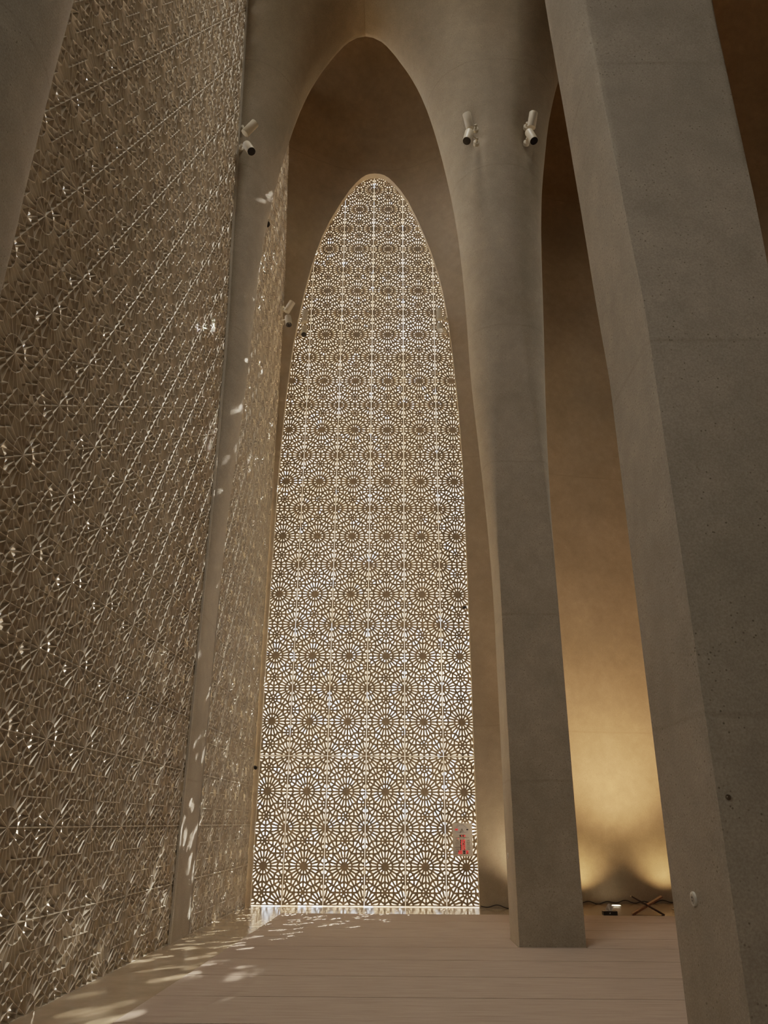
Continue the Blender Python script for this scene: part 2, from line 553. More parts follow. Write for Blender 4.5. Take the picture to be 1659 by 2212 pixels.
def arch_column(name, yc, tf, tb, top_y, mirror=None, ztop=26.85, pockets=(), crisp=1.0):
    """column whose four sides lean out into the arches and vault; mirror: only the left half, mirrored
    about the middle of the left arch and cut off along the wall line"""
    zs = [0.0, 0.6, 1.2, 2.4, 3.6, 4.8] + [5 + 0.25 * k for k in range(52)] + [18 + 0.1 * k for k in range(28)] + [20.8 + 0.35 * k for k in range(18)]
    zs = [z for z in zs if z < ztop - 0.05] + [ztop]
    V = []; Fc = []
    NN_, MM = 16, 24
    for z in zs:
        xl, xr = edge_x('L', z), edge_x('R', z)
        R = max(0.012, float(np.interp(z, RZ_, RV_)) * crisp)
        R = min(R, (xr - xl) * 0.48)
        if mirror is not None: xr = mirror; R = min(R, (xr - xl) * 0.9)
        xs = [xl + R * (1 - math.cos(pi / 2 * k / NN_)) for k in range(NN_ + 1)]
        if mirror is None:
            xs += [xl + R + (xr - xl - 2 * R) * k / MM for k in range(1, MM)]
            xs += [xr - R * (1 - math.cos(pi / 2 * k / NN_)) for k in range(NN_, -1, -1)]
        else:
            xs += [xl + R + (xr - xl - R) * k / MM for k in range(1, MM + 1)]
        prof = []
        for x in xs:
            v = nose(dist('L', x, z) / R)
            if mirror is None: v *= nose(dist('R', x, z) / R)
            prof.append(v)
        k_ = float(np.interp(z, [6, 14], [0, 1]))
        yz = yc + (top_y - yc) * k_; tf_ = tf + (0.44 - tf) * k_; tb_ = tb + (0.44 - tb) * k_
        fr = [(x, yz - (tf_ + g_fr(z)) * v, z) for x, v in zip(xs, prof)]
        if pockets:
            fr = [(x, y + sum(0.17 * math.exp(-((x - a1) / 0.13) ** 2 - ((z - 14.72) / 0.5) ** 2) for a1 in pockets), z_) for x, y, z_ in fr]
        bk = [(x, yz + (tb_ + g_bk(z)) * v, z) for x, v in zip(xs, prof)]
        ring = fr + bk[::-1]
        if mirror is not None:
            ring = [(2 * MID - x, y, zz) for x, y, zz in ring]
        V += ring
    L = len(V) // len(zs)
    for i in range(len(zs) - 1):
        for k in range(L):
            k2 = (k + 1) % L
            f = (i * L + k, i * L + k2, (i + 1) * L + k2, (i + 1) * L + k)
            Fc.append(f if mirror is None else f[::-1])
    f0 = tuple(range(L))[::-1]; f1 = tuple((len(zs) - 1) * L + k for k in range(L))
    Fc += [f0, f1] if mirror is None else [f0[::-1], f1[::-1]]
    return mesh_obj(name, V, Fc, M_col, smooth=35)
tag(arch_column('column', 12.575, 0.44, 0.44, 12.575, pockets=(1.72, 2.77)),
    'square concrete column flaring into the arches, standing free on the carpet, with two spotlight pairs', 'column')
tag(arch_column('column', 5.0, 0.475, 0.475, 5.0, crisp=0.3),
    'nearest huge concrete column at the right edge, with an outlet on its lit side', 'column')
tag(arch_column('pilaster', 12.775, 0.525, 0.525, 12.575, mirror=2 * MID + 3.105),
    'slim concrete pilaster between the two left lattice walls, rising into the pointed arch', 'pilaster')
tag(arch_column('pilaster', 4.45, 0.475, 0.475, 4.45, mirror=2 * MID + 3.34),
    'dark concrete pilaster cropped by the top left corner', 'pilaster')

V = []; Fc = []
zz_ = [0.0, 2, 4, 5] + [6 + 0.5 * k for k in range(34)]
for z in zz_:
    k_ = float(np.interp(z, [6, 14], [0, 1]))
    yf_ = 12.775 - 0.2 * k_ - (0.525 - 0.085 * k_) - g_fr(z)
    wv = 0.02 * math.sin(z * 3.1) * math.sin(z * 1.3)
    x_ = wall_x(yf_)
    for dx, dy in ((0.004, 0.0), (0.03, 0.0), (0.03, -0.07 + wv), (0.004, -0.09 + wv)):
        V.append((x_ + dx, yf_ + dy - 0.002, z))
for i in range(len(zz_) - 1):
    for k in range(4):
        k2 = (k + 1) % 4
        Fc.append((4 * i + k, 4 * i + k2, 4 * i + 4 + k2, 4 * i + 4 + k))
struct(mesh_obj('trim_2', V, Fc, concrete('mortar', (0.46, 0.42, 0.35))))

# ------------------------------------------------------------------ end wall with the arched opening and the curved niche
ZW = 26.8
def lean(z):
    if z < 18.6: return 0.0
    t = min(1.0, (z - 18.6) / 7.2)
    return 5.0 * (1 - math.sqrt(max(0.0, 1 - t * t)))
_ac = np.array([(arc_r(z), z) for z in np.arange(0, 19.61, 0.1)] + [(arc_l(z), z) for z in np.arange(19.6, -0.01, -0.1)])
def side_bulge(x, z):
    """how far the wall swells into the hall beside and above the arched opening"""
    P = float(np.interp(z, [0, 8, 10, 13, 16, 19, 21, 27], [0, 0, .06, .22, .5, 1.0, 1.3, 1.6]))
    d = float(np.sqrt(((_ac - np.array([x, z])) ** 2).sum(1).min()))
    u = min(1.0, d / 1.3)
    return P * (1 - (1 - u) ** 2) * min(1.0, abs(x + 0.5) / 2.75) ** 2
YF = 17.46
zs = [0, 1.5, 3, 4.5, 6, 7] + [7.5 + 0.5 * k for k in range(14)] + [14.25 + 0.25 * k for k in range(14)] \
    + [17.8, 18.0, 18.2, 18.4, 18.6, 18.75, 18.9, 19.0, 19.09, 19.18, 19.27, 19.33, 19.39, 19.44, 19.49, 19.54, 19.565, 19.585, 19.595, 19.6] \
    + [19.8 + 0.35 * k for k in range(20)] + [ZW]
zs = sorted(set(z for z in zs if z <= ZW))
NL, NR, NN = 22, 26, 48
XL, XP = -3.25, 2.8
V = []; Fc = []
rowlen = (NL + 1) + (NR + 1) + NN
for z in zs:
    l, r = (arc_l(z), arc_r(z)) if z < 19.6 else (-0.5, -0.5)
    for k in range(NL + 1):
        s = 1 - (1 - k / NL) ** 1.0
        x = XL + (l - XL) * s
        V.append((x, YF - side_bulge(x, z) - lean(z), z))
    for k in range(NR + 1):
        x = r + (XP - r) * k / NR
        V.append((x, YF - side_bulge(x, z) - lean(z), z))
    for k in range(1, NN + 1):
        a = pi * k / NN
        x = 8.0 - 5.2 * math.cos(a)
        yb = 1.45 * math.sin(a)
        bul = side_bulge(2.8, z) * (1 - math.sin(a)) ** 2 if x < 8 else 0.0
        V.append((x, YF + yb - bul - lean(z) * 0.9 - max(0, z - 18.6) * 0.02, z))
for i in range(len(zs) - 1):
    for k in range(rowlen - 1):
        if k == NL and zs[i + 1] <= 19.61 and zs[i] < 19.6: continue
        a = i * rowlen + k
        Fc.append((a, a + 1, a + 1 + rowlen, a + rowlen))
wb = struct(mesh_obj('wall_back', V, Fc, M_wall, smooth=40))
# reveal of the opening
V = []; Fc = []
pts = [(arc_r(z), z) for z in zs if z <= 19.6] + [(arc_l(z), z) for z in reversed([z for z in zs if z < 19.6])]
for x, z in pts:
    yb = YF - lean(z)
    V += [(x, yb + 0.0, z), (x, D - 0.004, z), (x + (0.05 if x > -0.5 else -0.05), D - 0.004, z + (0.05 if z > 17 else 0))]
for i in range(len(pts) - 1):
    for k in range(2):
        Fc.append((3 * i + k, 3 * i + k + 1, 3 * i + 4 + k, 3 * i + 3 + k))
struct(mesh_obj('trim_1', V, Fc, plain('reveal_lit', (0.80, 0.69, 0.53), 0.6), smooth=40))  # extra pale colour stands in for light caught by the reveal
# backing of the end wall outside the opening (keeps daylight out round the arch)
V = []; Fc = []
b2 = [z for z in zs]
for z in b2:
    l, r = (arc_l(z) - 0.05, arc_r(z) + 0.05) if z < 19.6 else (-0.5, -0.5)
    V += [(-3.6, D - 0.004, z), (l, D - 0.004, z), (r, D - 0.004, z), (2.95, D - 0.004, z)]
for i in range(len(b2) - 1):
    for k in ((0, 2) if b2[i] < 19.6 else (0, 1, 2)):
        a = 4 * i + k
        Fc.append((a, a + 1, a + 5, a + 4))
struct(mesh_obj('wall_back_core', V, Fc, M_shell))

# ------------------------------------------------------------------ shell
def box_obj(name, lo, hi, mat):
    bm = bmesh.new()
    add_box(bm, [(a + b) / 2 for a, b in zip(lo, hi)], [b - a for a, b in zip(lo, hi)])
    return bm_obj(name, bm, mat)
struct(box_obj('floor', (-3.7, -5.2, -0.2), (13.4, 19.4, 0.0), M_marble))
struct(box_obj('ceiling', (-3.7, -5.2, 26.9), (13.4, 19.6, 27.1), M_shell))
struct(box_obj('wall_front', (-3.7, -5.4, 0), (13.4, -5.2, 26.9), M_shell))
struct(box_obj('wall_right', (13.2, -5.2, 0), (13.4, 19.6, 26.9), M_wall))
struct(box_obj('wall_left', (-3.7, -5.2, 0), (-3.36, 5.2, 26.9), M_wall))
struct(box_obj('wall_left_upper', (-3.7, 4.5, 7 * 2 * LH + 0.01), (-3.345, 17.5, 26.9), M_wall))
struct(box_obj('left_sky_blocker', (-6.8, -8, -0.2), (-6.5, 19.0, 15.0), M_shell))  # slab added to hold back the sky behind the left lattice
struct(box_obj('ground', (-60, -20, -0.3), (60, 120, -0.22), plain('pale_paving', (0.27, 0.24, 0.20), 0.9)))

# frosted pane outside the arched screen; clear flecks added to shape the sun spots
def pane_mat():
    m, nt, b = new_mat('frosted_pane')
    nt.nodes.remove(b)
    out = nt.nodes['Material Output']
    geo = nt.nodes.new('ShaderNodeNewGeometry')
    sc_ = N(nt, 'ShaderNodeMapping'); sc_.inputs['Scale'].default_value = (1, 0, 0.8)
    nt.links.new(geo.outputs['Position'], sc_.inputs['Vector'])
    cl_ = N(nt, 'ShaderNodeTexNoise', i_Scale=0.85, i_Detail=3.0, i_Roughness=0.55)
    vo = N(nt, 'ShaderNodeTexVoronoi', i_Scale=3.9)
    nt.links.new(sc_.outputs[0], cl_.inputs['Vector']); nt.links.new(sc_.outputs[0], vo.inputs['Vector'])
    rr = ramp(nt, [(0.42, (0, 0, 0)), (0.56, (1, 1, 1))]); nt.links.new(cl_.outputs['Fac'], rr.inputs['Fac'])
    sepz = nt.nodes.new('ShaderNodeSeparateXYZ'); nt.links.new(geo.outputs['Position'], sepz.inputs[0])
    low = N(nt, 'ShaderNodeMapRange'); low.inputs['From Min'].default_value = 6.3; low.inputs['From Max'].default_value = 5.5
    low.inputs['To Min'].default_value = 0.0; low.inputs['To Max'].default_value = 0.34
    nt.links.new(sepz.outputs['Z'], low.inputs['Value'])
    addl = N(nt, 'ShaderNodeMath', operation='ADD')
    nt.links.new(cl_.outputs['Fac'], addl.inputs[0]); nt.links.new(low.outputs['Result'], addl.inputs[1])
    nt.links.new(addl.outputs[0], rr.inputs['Fac'])
    thr = N(nt, 'ShaderNodeMath', operation='MULTIPLY_ADD'); thr.inputs[1].default_value = 0.30; thr.inputs[2].default_value = 0.03
    nt.links.new(rr.outputs['Color'], thr.inputs[0])
    thb = N(nt, 'ShaderNodeMath', operation='MULTIPLY_ADD'); thb.inputs[1].default_value = 0.12
    nt.links.new(low.outputs['Result'], thb.inputs[0]); nt.links.new(thr.outputs[0], thb.inputs[2])
    thr = thb
    lt = N(nt, 'ShaderNodeMath', operation='LESS_THAN')
    nt.links.new(vo.outputs['Distance'], lt.inputs[0]); nt.links.new(thr.outputs[0], lt.inputs[1])
    tl = nt.nodes.new('ShaderNodeBsdfTranslucent')
    hz = N(nt, 'ShaderNodeTexNoise', i_Scale=0.75, i_Detail=4.0, i_Roughness=0.6)
    nt.links.new(sc_.outputs[0], hz.inputs['Vector'])
    tc_ = ramp(nt, [(0.46, (0.14, 0.103, 0.065)), (0.57, (0.18, 0.15, 0.12)), (0.67, (0.28, 0.28, 0.29))])  # bluish white patches in the colour stand in for bright sky
    nt.links.new(hz.outputs['Fac'], tc_.inputs['Fac']); nt.links.new(tc_.outputs['Color'], tl.inputs['Color'])
    tr = nt.nodes.new('ShaderNodeBsdfTransparent')
    mx = nt.nodes.new('ShaderNodeMixShader')
    nt.links.new(lt.outputs[0], mx.inputs[0]); nt.links.new(tl.outputs[0], mx.inputs[1]); nt.links.new(tr.outputs[0], mx.inputs[2])
    nt.links.new(mx.outputs[0], out.inputs['Surface'])
    return m
struct(mesh_obj('window_1', [(-3.6, 18.1, -0.2), (2.75, 18.1, -0.2), (2.75, 18.1, 20.4), (-3.6, 18.1, 20.4)], [(0, 1, 2, 3)], pane_mat()))

# ------------------------------------------------------------------ carpet strips laid across the hall
def strip(y0, y1, xl0, xl1, xr, holes):
    """flat strip with its left end cut askew and the column feet cut out"""
    bm = bmesh.new()
    ycuts = sorted({y0, y1} | {c for h in holes for c in (h[2], h[3]) if y0 < c < y1})
    for a, b in zip(ycuts, ycuts[1:]):
        la = xl0 + (xl1 - xl0) * (a - y0) / (y1 - y0); lb = xl0 + (xl1 - xl0) * (b - y0) / (y1 - y0)
        runs = [(la, lb, xr)]
        for h in holes:
            if h[2] < (a + b) / 2 < h[3]:
                runs = [(la, lb, h[0]), (h[1], h[1], xr)]
        for p, q, e in runs:
            vs = [bm.verts.new(v) for v in ((p, a, 0), (e, a, 0), (e, b, 0), (q, b, 0), (p, a, .012), (e, a, .012), (e, b, .012), (q, b, .012))]
            for f in ((3, 2, 1, 0), (4, 5, 6, 7), (0, 1, 5, 4), (1, 2, 6, 5), (2, 3, 7, 6), (3, 0, 4, 7)):
                bm.faces.new([vs[k] for k in f])
    return bm
holes = [(1.795, 2.755, 12.13, 13.02), (1.795, 2.755, 4.52, 5.48), ]
seams = [16.21, 15.10, 14.02, 13.02, 12.07, 11.0, 9.89, 8.77, 7.66, 6.55, 5.49, 4.51, 3.4, 2.3, 1.2]
edge = lambda yy: -2.31 + (yy - 8.8) * 0.0385
for k in range(len(seams) - 1):
    y1, y0 = seams[k] - 0.009, seams[k + 1] + 0.009
    o = bm_obj('carpet_strip', strip(y0, y1, edge(y0), edge(y1), 12.9, holes), M_carpet)
    if k == 0: lb = 'taupe carpet strip lying farthest back, along the stone border'
    elif k < 9: lb = 'taupe carpet strip across the hall, %s from the far end' % ORD[k]
    else: lb = 'taupe carpet strip near the viewer, %s from the far end' % ('tenth', 'eleventh', 'twelfth', 'thirteenth', 'fourteenth')[k - 9]
    tag(o, lb, 'carpet', 'carpet strips on the floor')

# ------------------------------------------------------------------ spotlights
def spotlight(center, axis, mount, wall_n, label, r=0.085, L=0.33, group='cylinder spotlights', name='spotlight'):
    c = Vector(center); a = Vector(axis).normalized()
    root = empty(name, mount)
    M0 = Vector(mount)
    def fin(bm, nm, mat, **kw):
        for v in bm.verts: v.co -= M0
        return bm_obj(nm, bm, mat, root, **kw)
    bm = bmesh.new()
    add_cyl(bm, c - a * (L / 2), c + a * (L / 2), r, seg=40)
    fin(bm, 'housing', M_white, smooth=40, bevel=0.006)
    bm = bmesh.new()
    add_cyl(bm, c + a * (L / 2 - 0.01), c + a * (L / 2 + 0.004), r * 0.94, seg=40)
    fin(bm, 'lens', M_lens, smooth=40)
    n = Vector(wall_n).normalized()
    bm = bmesh.new()
    add_cyl(bm, M0 - n * 0.04, M0 + n * 0.03, 0.062, seg=28)
    fin(bm, 'mounting_plate', M_white, smooth=40, bevel=0.004)
    back = c - a * (L * 0.32)
    knee = M0 + n * 0.10
    bm = bmesh.new()
    add_cyl(bm, M0, knee, 0.022, seg=14)
    add_cyl(bm, knee, back, 0.018, seg=14)
    bmesh.ops.create_uvsphere(bm, u_segments=14, v_segments=10, radius=0.03, matrix=Matrix.Translation(knee))
    fin(bm, 'bracket', M_white, smooth=60)
    return tag(root, label, 'spotlight', group)

def px(x, yv, Y=None, X=None):
    d = fw + rt * ((x - 829.5) / F) - up * ((yv - 1106) / F)
    t = Y / d.y if Y is not None else X / d.x
    return Vector((0, 0, HC)) + d * t
cy = 11.32
spotlight(px(1012, 262, Y=cy), (-0.22, -0.25, 0.94), px(1027, 280, Y=11.60), (0, -1, 0),
          'cream cylinder spotlight aimed up, left pair on the free column, upper one')
spotlight(px(1011, 295, Y=cy), (-0.20, -0.22, -0.95), px(1029, 309, Y=11.62), (0, -1, 0),
          'cream cylinder spotlight with dark lens aimed down, left pair on the free column')
spotlight(px(1150, 260, Y=cy), (0.16, -0.25, 0.94), px(1137, 275, Y=11.64), (0, -1, 0),
          'cream cylinder spotlight aimed up, right pair on the free column, upper one')
spotlight(px(1148, 295, Y=cy), (0.20, -0.22, -0.95), px(1137, 309, Y=11.66), (0, -1, 0),
          'cream cylinder spotlight with dark lens aimed down, right pair on the free column')
cx = 11.45
spotlight(px(540, 277, Y=11.35), (0.55, -0.05, 0.75), px(521, 281, Y=11.6), (0.5, -1, 0),
          'cream cylinder spotlight aimed up, upper one at the left pilaster')
spotlight(px(538, 320, Y=11.35), (0.40, -0.30, -0.86), px(519, 321, Y=11.6), (0.5, -1, 0),
          'cream cylinder spotlight with black lens aimed down, lower one at the left pilaster')
spotlight(px(625, 663, Y=16.8), (0.42, -0.1, 0.8), px(612, 667, Y=17.1), (0.2, -1, 0),
          'cream cylinder spotlight aimed up in the corner left of the screen')
spotlight(px(623, 693, Y=16.8), (0.16, -0.28, -0.94), px(609, 697, Y=17.1), (0.2, -1, 0),
          'cream cylinder spotlight with black lens aimed down in the corner left of screen')
spotlight(px(659, 683, Y=17.1), (0.0, -0.15, 0.98), px(654, 694, Y=17.44), (0, -1, 0),
          'cream cylinder spotlight aimed up before the left edge of the arched screen', r=0.078)
spotlight(px(657, 715, Y=17.1), (0.05, -0.35, -0.93), px(650, 722, Y=17.44), (0, -1, 0),
          'cream cylinder spotlight with black lens before the left edge of arched screen', r=0.078)
spotlight(px(949, 679, Y=17.1), (0.0, -0.15, 0.98), px(962, 690, Y=17.44), (0, -1, 0),
          'cream cylinder spotlight aimed up before the right edge of the arched screen', r=0.078)
spotlight(px(950, 708, Y=17.1), (0.03, -0.45, -0.89), px(962, 718, Y=17.44), (0, -1, 0),
          'cream cylinder spotlight with black lens before the right edge of arched screen', r=0.078)
spotlight(px(577, 482, Y=14.7), (0.12, -0.62, -0.75), px(560, 486, Y=15.0), (1, 0, 0),
          'spotlight half hidden behind the arch edge, only its black lens showing', r=0.08)

def mini(pos, axis, label):
    root = empty('mini_spotlight', pos)
    a = Vector(axis).normalized()
    bm = bmesh.new(); add_cyl(bm, -a * 0.05, a * 0.05, 0.036, seg=24)
    bm_obj('housing', bm, M_black, root, smooth=40, bevel=0.004)
    bm = bmesh.new(); add_cyl(bm, a * 0.045, a * 0.054, 0.030, seg=24)
    bm_obj('lens', bm, M_lens, root, smooth=40)
    bm = bmesh.new(); add_cyl(bm, (0, 0, 0), (0, 0.13, 0.0), 0.012, seg=10)
    bm_obj('bracket', bm, M_black, root, smooth=40)
    return tag(root, label, 'spotlight', 'small black spotlights beside the arched screen')
mini(px(551.5, 1658, Y=17.37), (0.3, -0.8, -0.2), 'tiny black spotlight low on the left edge of the arched screen')
mini(px(1004, 1312, Y=17.37), (-0.4, -0.7, -0.3), 'tiny black spotlight halfway up the right edge of the arched screen')

# ------------------------------------------------------------------ round outlets on the columns
def outlet(pos, label):
    root = empty('wall_outlet', pos)
    bm = bmesh.new(); add_cyl(bm, (0.0, 0, 0), (-0.014, 0, 0), 0.040, seg=36)
    bm_obj('cover_plate', bm, M_socket, root, smooth=40, bevel=0.004)
    bm = bmesh.new(); add_cyl(bm, (-0.010, 0, 0), (-0.0165, 0, 0), 0.026, seg=36)
    bm_obj('insert', bm, plain('outlet_insert', (0.36, 0.32, 0.26), 0.5), root, smooth=40)
    for dz in (-0.009, 0.009):
        bm = bmesh.new(); add_cyl(bm, (-0.014, 0, dz), (-0.018, 0, dz), 0.005, seg=12)
        bm_obj('pin_hole', bm, M_ink, root)
    return tag(root, label, 'outlet', 'round outlets on the columns')
outlet((1.801, 5.05, 1.20), 'round pale outlet on the lit side of the nearest column')
outlet((1.801, 12.70, 1.15), 'round pale outlet on the narrow lit side of the free column')
pl = bmesh.new(); add_cyl(pl, (0, 0, 0), (0, -0.012, 0), 0.014, seg=20); add_cyl(pl, (0, -0.011, 0), (0, -0.02, 0), 0.008, seg=16)
o = bm_obj('form_tie_cap', pl, M_steel, smooth=40); o.location = px(1572, 1722, Y=4.525); o.location.y = 4.527
tag(o, 'tiny round cap set into the dark face of the nearest column', 'cap')

# ------------------------------------------------------------------ prayer time clock board hanging on the screen
cx0, cx1, cz0, cz1 = 1.327, 1.742, 0.962, 1.606
cw, ch = cx1 - cx0, cz1 - cz0
clock = empty('clock_board', (cx0, 17.46, cz0))
tag(clock, 'prayer time clock board with red digits hanging low on the right of the screen', 'clock')
S = lambda u, v: (u * cw, v * ch)      # board fractions -> metres (v from the bottom)
bm = bmesh.new(); add_box(bm, (cw / 2, 0.02, ch / 2), (cw, 0.04, ch))
bm_obj('case', bm, M_board, clock, bevel=0.008)
bm = bmesh.new(); add_box(bm, (cw * 0.3, 0.065, ch * 0.8), (0.03, 0.06, 0.03)); add_box(bm, (cw * 0.7, 0.065, ch * 0.8), (0.03, 0.06, 0.03))
bm_obj('hanger', bm, M_steel, clock)
# dial: arch-shaped plate
ax, az, R_ = 0.46, 0.74, 0.34
pts2 = []
for k in range(33):
    a = pi * k / 32
    pts2.append((cw * ax + cw * R_ * 1.0 * math.cos(a), ch * az + ch * 0.22 * math.sin(a)))
pts2 += [(cw * (ax - R_), ch * 0.665), (cw * (ax + R_), ch * 0.665)][::1]
poly = pts2
bmf = bmesh.new()
vs = [bmf.verts.new((x, -0.003, z)) for x, z in poly]
bmf.faces.new(vs)
bm_obj('dial', bmf, M_dial, clock)
def bar(bm, u0, v0, u1, v1, wd, yv=-0.006):
    x0, z0 = S(u0, v0); x1, z1 = S(u1, v1)
    d = math.hypot(x1 - x0, z1 - z0)
    add_box(bm, ((x0 + x1) / 2, yv, (z0 + z1) / 2), (d, 0.003, wd), Matrix.Rotation(-math.atan2(z1 - z0, x1 - x0), 4, 'Y'))
bm = bmesh.new()
bar(bm, 0.49, 0.83, 0.385, 0.695, 0.006); bar(bm, 0.48, 0.80, 0.54, 0.755, 0.008)
bm_obj('hand', bm, M_ink, clock)
bm = bmesh.new()
for a in range(0, 181, 18):
    c, s = math.cos(math.radians(a)), math.sin(math.radians(a))
    bar(bm, ax + 0.27 * c, 0.76 + 0.165 * s, ax + 0.30 * c, 0.76 + 0.185 * s, 0.006)
bar(bm, 0.24, 0.722, 0.72, 0.722, 0.003)
bm_obj('hour_mark', bm, M_ink, clock)

def text_obj(s, u, v, size, mat, name='lettering', align='CENTER'):
    cu = bpy.data.curves.new('lettering', 'FONT')
    cu.body = s; cu.size = size; cu.align_x = align; cu.align_y = 'CENTER'; cu.extrude = 0.0008
    t = bpy.data.objects.new('lettering_src', cu); COL.objects.link(t)
    bpy.context.view_layer.update()
    me = bpy.data.meshes.new_from_object(t.evaluated_get(bpy.context.evaluated_depsgraph_get()))
    bpy.data.objects.remove(t)
    me.materials.clear(); me.materials.append(mat)
    o = link(bpy.data.objects.new(name, me), clock)
    x, z = S(u, v)
    o.location = (x, -0.004, z); o.rotation_euler = (pi / 2, 0, 0)
    return o
SEG = {'0': 'abcdef', '1': 'bc', '2': 'abged', '3': 'abgcd', '4': 'fgbc', '5': 'afgcd', '6': 'afgedc', '7': 'abc', '8': 'abcdefg', '9': 'abfgcd'}
def digits(s, u0, v, uw, vh, back=True):
    """a dark window with red seven-segment digits; blanks stay dark"""
    bm = bmesh.new(); x0, zc = S(u0, v); wdt = uw * cw; hgt = vh * ch
    add_box(bm, (x0 + wdt / 2, -0.001, zc), (wdt, 0.006, hgt))
    win = bm_obj('digit_window', bm, M_ledbk, clock)
    bm = bmesh.new(); n = len(s); dw = wdt / n
    for i, chh in enumerate(s):
        if chh not in SEG: continue
        xl, xr = x0 + dw * (i + 0.14), x0 + dw * (i + 0.86)
        zt, zb = zc + hgt * 0.40, zc - hgt * 0.40; th = hgt * 0.15
        P = {'a': ((xl, zt), (xr, zt)), 'g': ((xl, zc), (xr, zc)), 'd': ((xl, zb), (xr, zb)), 'f': ((xl, zc), (xl, zt)),
             'e': ((xl, zb), (xl, zc)), 'b': ((xr, zc), (xr, zt)), 'c': ((xr, zb), (xr, zc))}
        for sg in SEG[chh]:
            (a0, b0), (a1, b1) = P[sg]
            add_box(bm, ((a0 + a1) / 2, -0.006, (b0 + b1) / 2), (abs(a1 - a0) + th, 0.003, abs(b1 - b0) + th))
    if len(bm.verts): bm_obj('digits', bm, M_red, win)
    else: bm.free()
digits('23', 0.13, 0.80, 0.14, 0.05)
digits('  ', 0.70, 0.80, 0.10, 0.038)
digits(' 4', 0.36, 0.61, 0.12, 0.048); digits('19', 0.51, 0.61, 0.13, 0.048)
rows = [(' 5', '38'), (' 6', '51'), ('12', '14'), (' 3', '24'), (' 5', '33'), (' 6', '57')]
names = ['FAJR', 'SUNRISE', 'DHUHR', 'A S R', 'MAGHRIB', 'ISHA']
arab = ['\uFEAE\uFEA0\uFED4\uFEDF\uFE8D', '\uFED5\uFEED\uFEAE\uFEB8\uFEDF\uFE8D', '\uFEAE\uFEEC\uFEC8\uFEDF\uFE8D',
        '\uFEAE\uFEBC\uFECC\uFEDF\uFE8D', '\uFE8F\uFEAE\uFED0\uFEE4\uFEDF\uFE8D', '\uFE80\uFE8E\uFEB8\uFECC\uFEDF\uFE8D']
for k, ((h_, m_), nm, ar) in enumerate(zip(rows, names, arab)):
    v = 0.475 - k * 0.0525
    digits(h_, 0.375, v, 0.09, 0.044); digits(m_, 0.51, v, 0.11, 0.044)
    text_obj(nm, 0.225, v, 0.024, M_ink)
    text_obj(ar, 0.78, v, 0.027, M_ink)
for k, d in enumerate(['Sat', 'Sun', 'Mon', 'Tue', 'Wed', 'Thu', 'Fri']):
    text_obj(d, 0.17 + k * 0.105, 0.553, 0.021, M_ink)
bm = bmesh.new(); add_cyl(bm, (cw * 0.275, -0.002, ch * 0.532), (cw * 0.275, -0.007, ch * 0.532), 0.008, seg=16)
bm_obj('day_lamp', bm, M_red, clock)
for v, yr, md in ((0.15, '1445', '22'), (0.095, '2023', '21')):
    digits(yr, 0.26, v, 0.20, 0.046); digits('  ', 0.51, v, 0.10, 0.042); digits(md, 0.65, v, 0.12, 0.046)
    text_obj('Hijri' if yr[0] == '1' else 'Greg.', 0.165, v, 0.024, M_ink)

# ------------------------------------------------------------------ things on the floor at the back right
# tissue box
tb = empty('tissue_box', (4.165, 16.27, 0.012))
tag(tb, 'black tissue box with a white tissue pulled up, on the far carpet edge', 'tissue box')
bm = bmesh.new(); add_box(bm, (0, 0, 0.036), (0.265, 0.13, 0.072)); bm_obj('carton', bm, M_black, tb, bevel=0.004)
V = []; Fc = []
nx, nz = 13, 9
for j in range(nz):
    for i in range(nx):
        u, v = i / (nx - 1), j / (nz - 1)
        wd = 0.055 + 0.065 * math.sin(min(1, v * 1.15) * pi * 0.72)
        x = (u - 0.5) * 2 * wd * 0.62 + 0.005 - 0.02 * v
        yy = 0.016 * math.sin(u * 9 + v * 2) * (1 - 0.3 * v)
        z = 0.070 + 0.125 * v * (1 - 0.55 * (u - 0.62) ** 2 * 4)
        V.append((x, yy, z))
for j in range(nz - 1):
    for i in range(nx - 1):
        a = j * nx + i; Fc.append((a, a + 1, a + nx + 1, a + nx))
mesh_obj('tissue', V, Fc, M_tissue, tb, smooth=60)
bm = bmesh.new()
add_box(bm, (-0.012, -0.066, 0.034), (0.020, 0.002, 0.014)); add_box(bm, (-0.009, -0.066, 0.046), (0.009, 0.002, 0.012))
bm_obj('emblem', bm, M_emblem, tb)

# crossed wooden book stand
st = empty('book_stand', (4.925, 16.40, 0.012)); st.rotation_euler = (0, 0, math.radians(-7))
tag(st, 'folding wooden book stand of two crossed boards standing open on the stone', 'book stand')
def board(sgn, mat, hole):
    """one board with a slotted middle, tilted about the depth axis"""
    Lb, Wd, T = 0.655, 0.19, 0.026
    bm = bmesh.new()
    if hole:
        add_box(bm, (0, 0, 0.17), (T, Wd, Lb - 0.34 + 0.04))
        add_box(bm, (0, 0, -0.19), (T, Wd, Lb - 0.38))
        for yy in (-Wd / 2 + 0.02, 0, Wd / 2 - 0.02):
            add_box(bm, (0, yy, 0), (T, 0.03, 0.2))
    else:
        add_box(bm, (0, 0, 0.0), (T, Wd * 0.94, Lb))
    for v in bm.verts:      # shaped ends
        if v.co.z < -Lb / 2 + 0.02: v.co.x *= 1.5
    rot = Matrix.Rotation(sgn * math.radians(61.5), 4, 'Y')
    cz = 0.142
    for v in bm.verts: v.co = rot @ v.co + Vector((0.0, 0, cz + 0.016))
    o = bm_obj('board', bm, mat, st, bevel=0.004)
    return o, rot, cz
ob, rot, cz = board(1, M_wood, False)
bmi = bmesh.new()
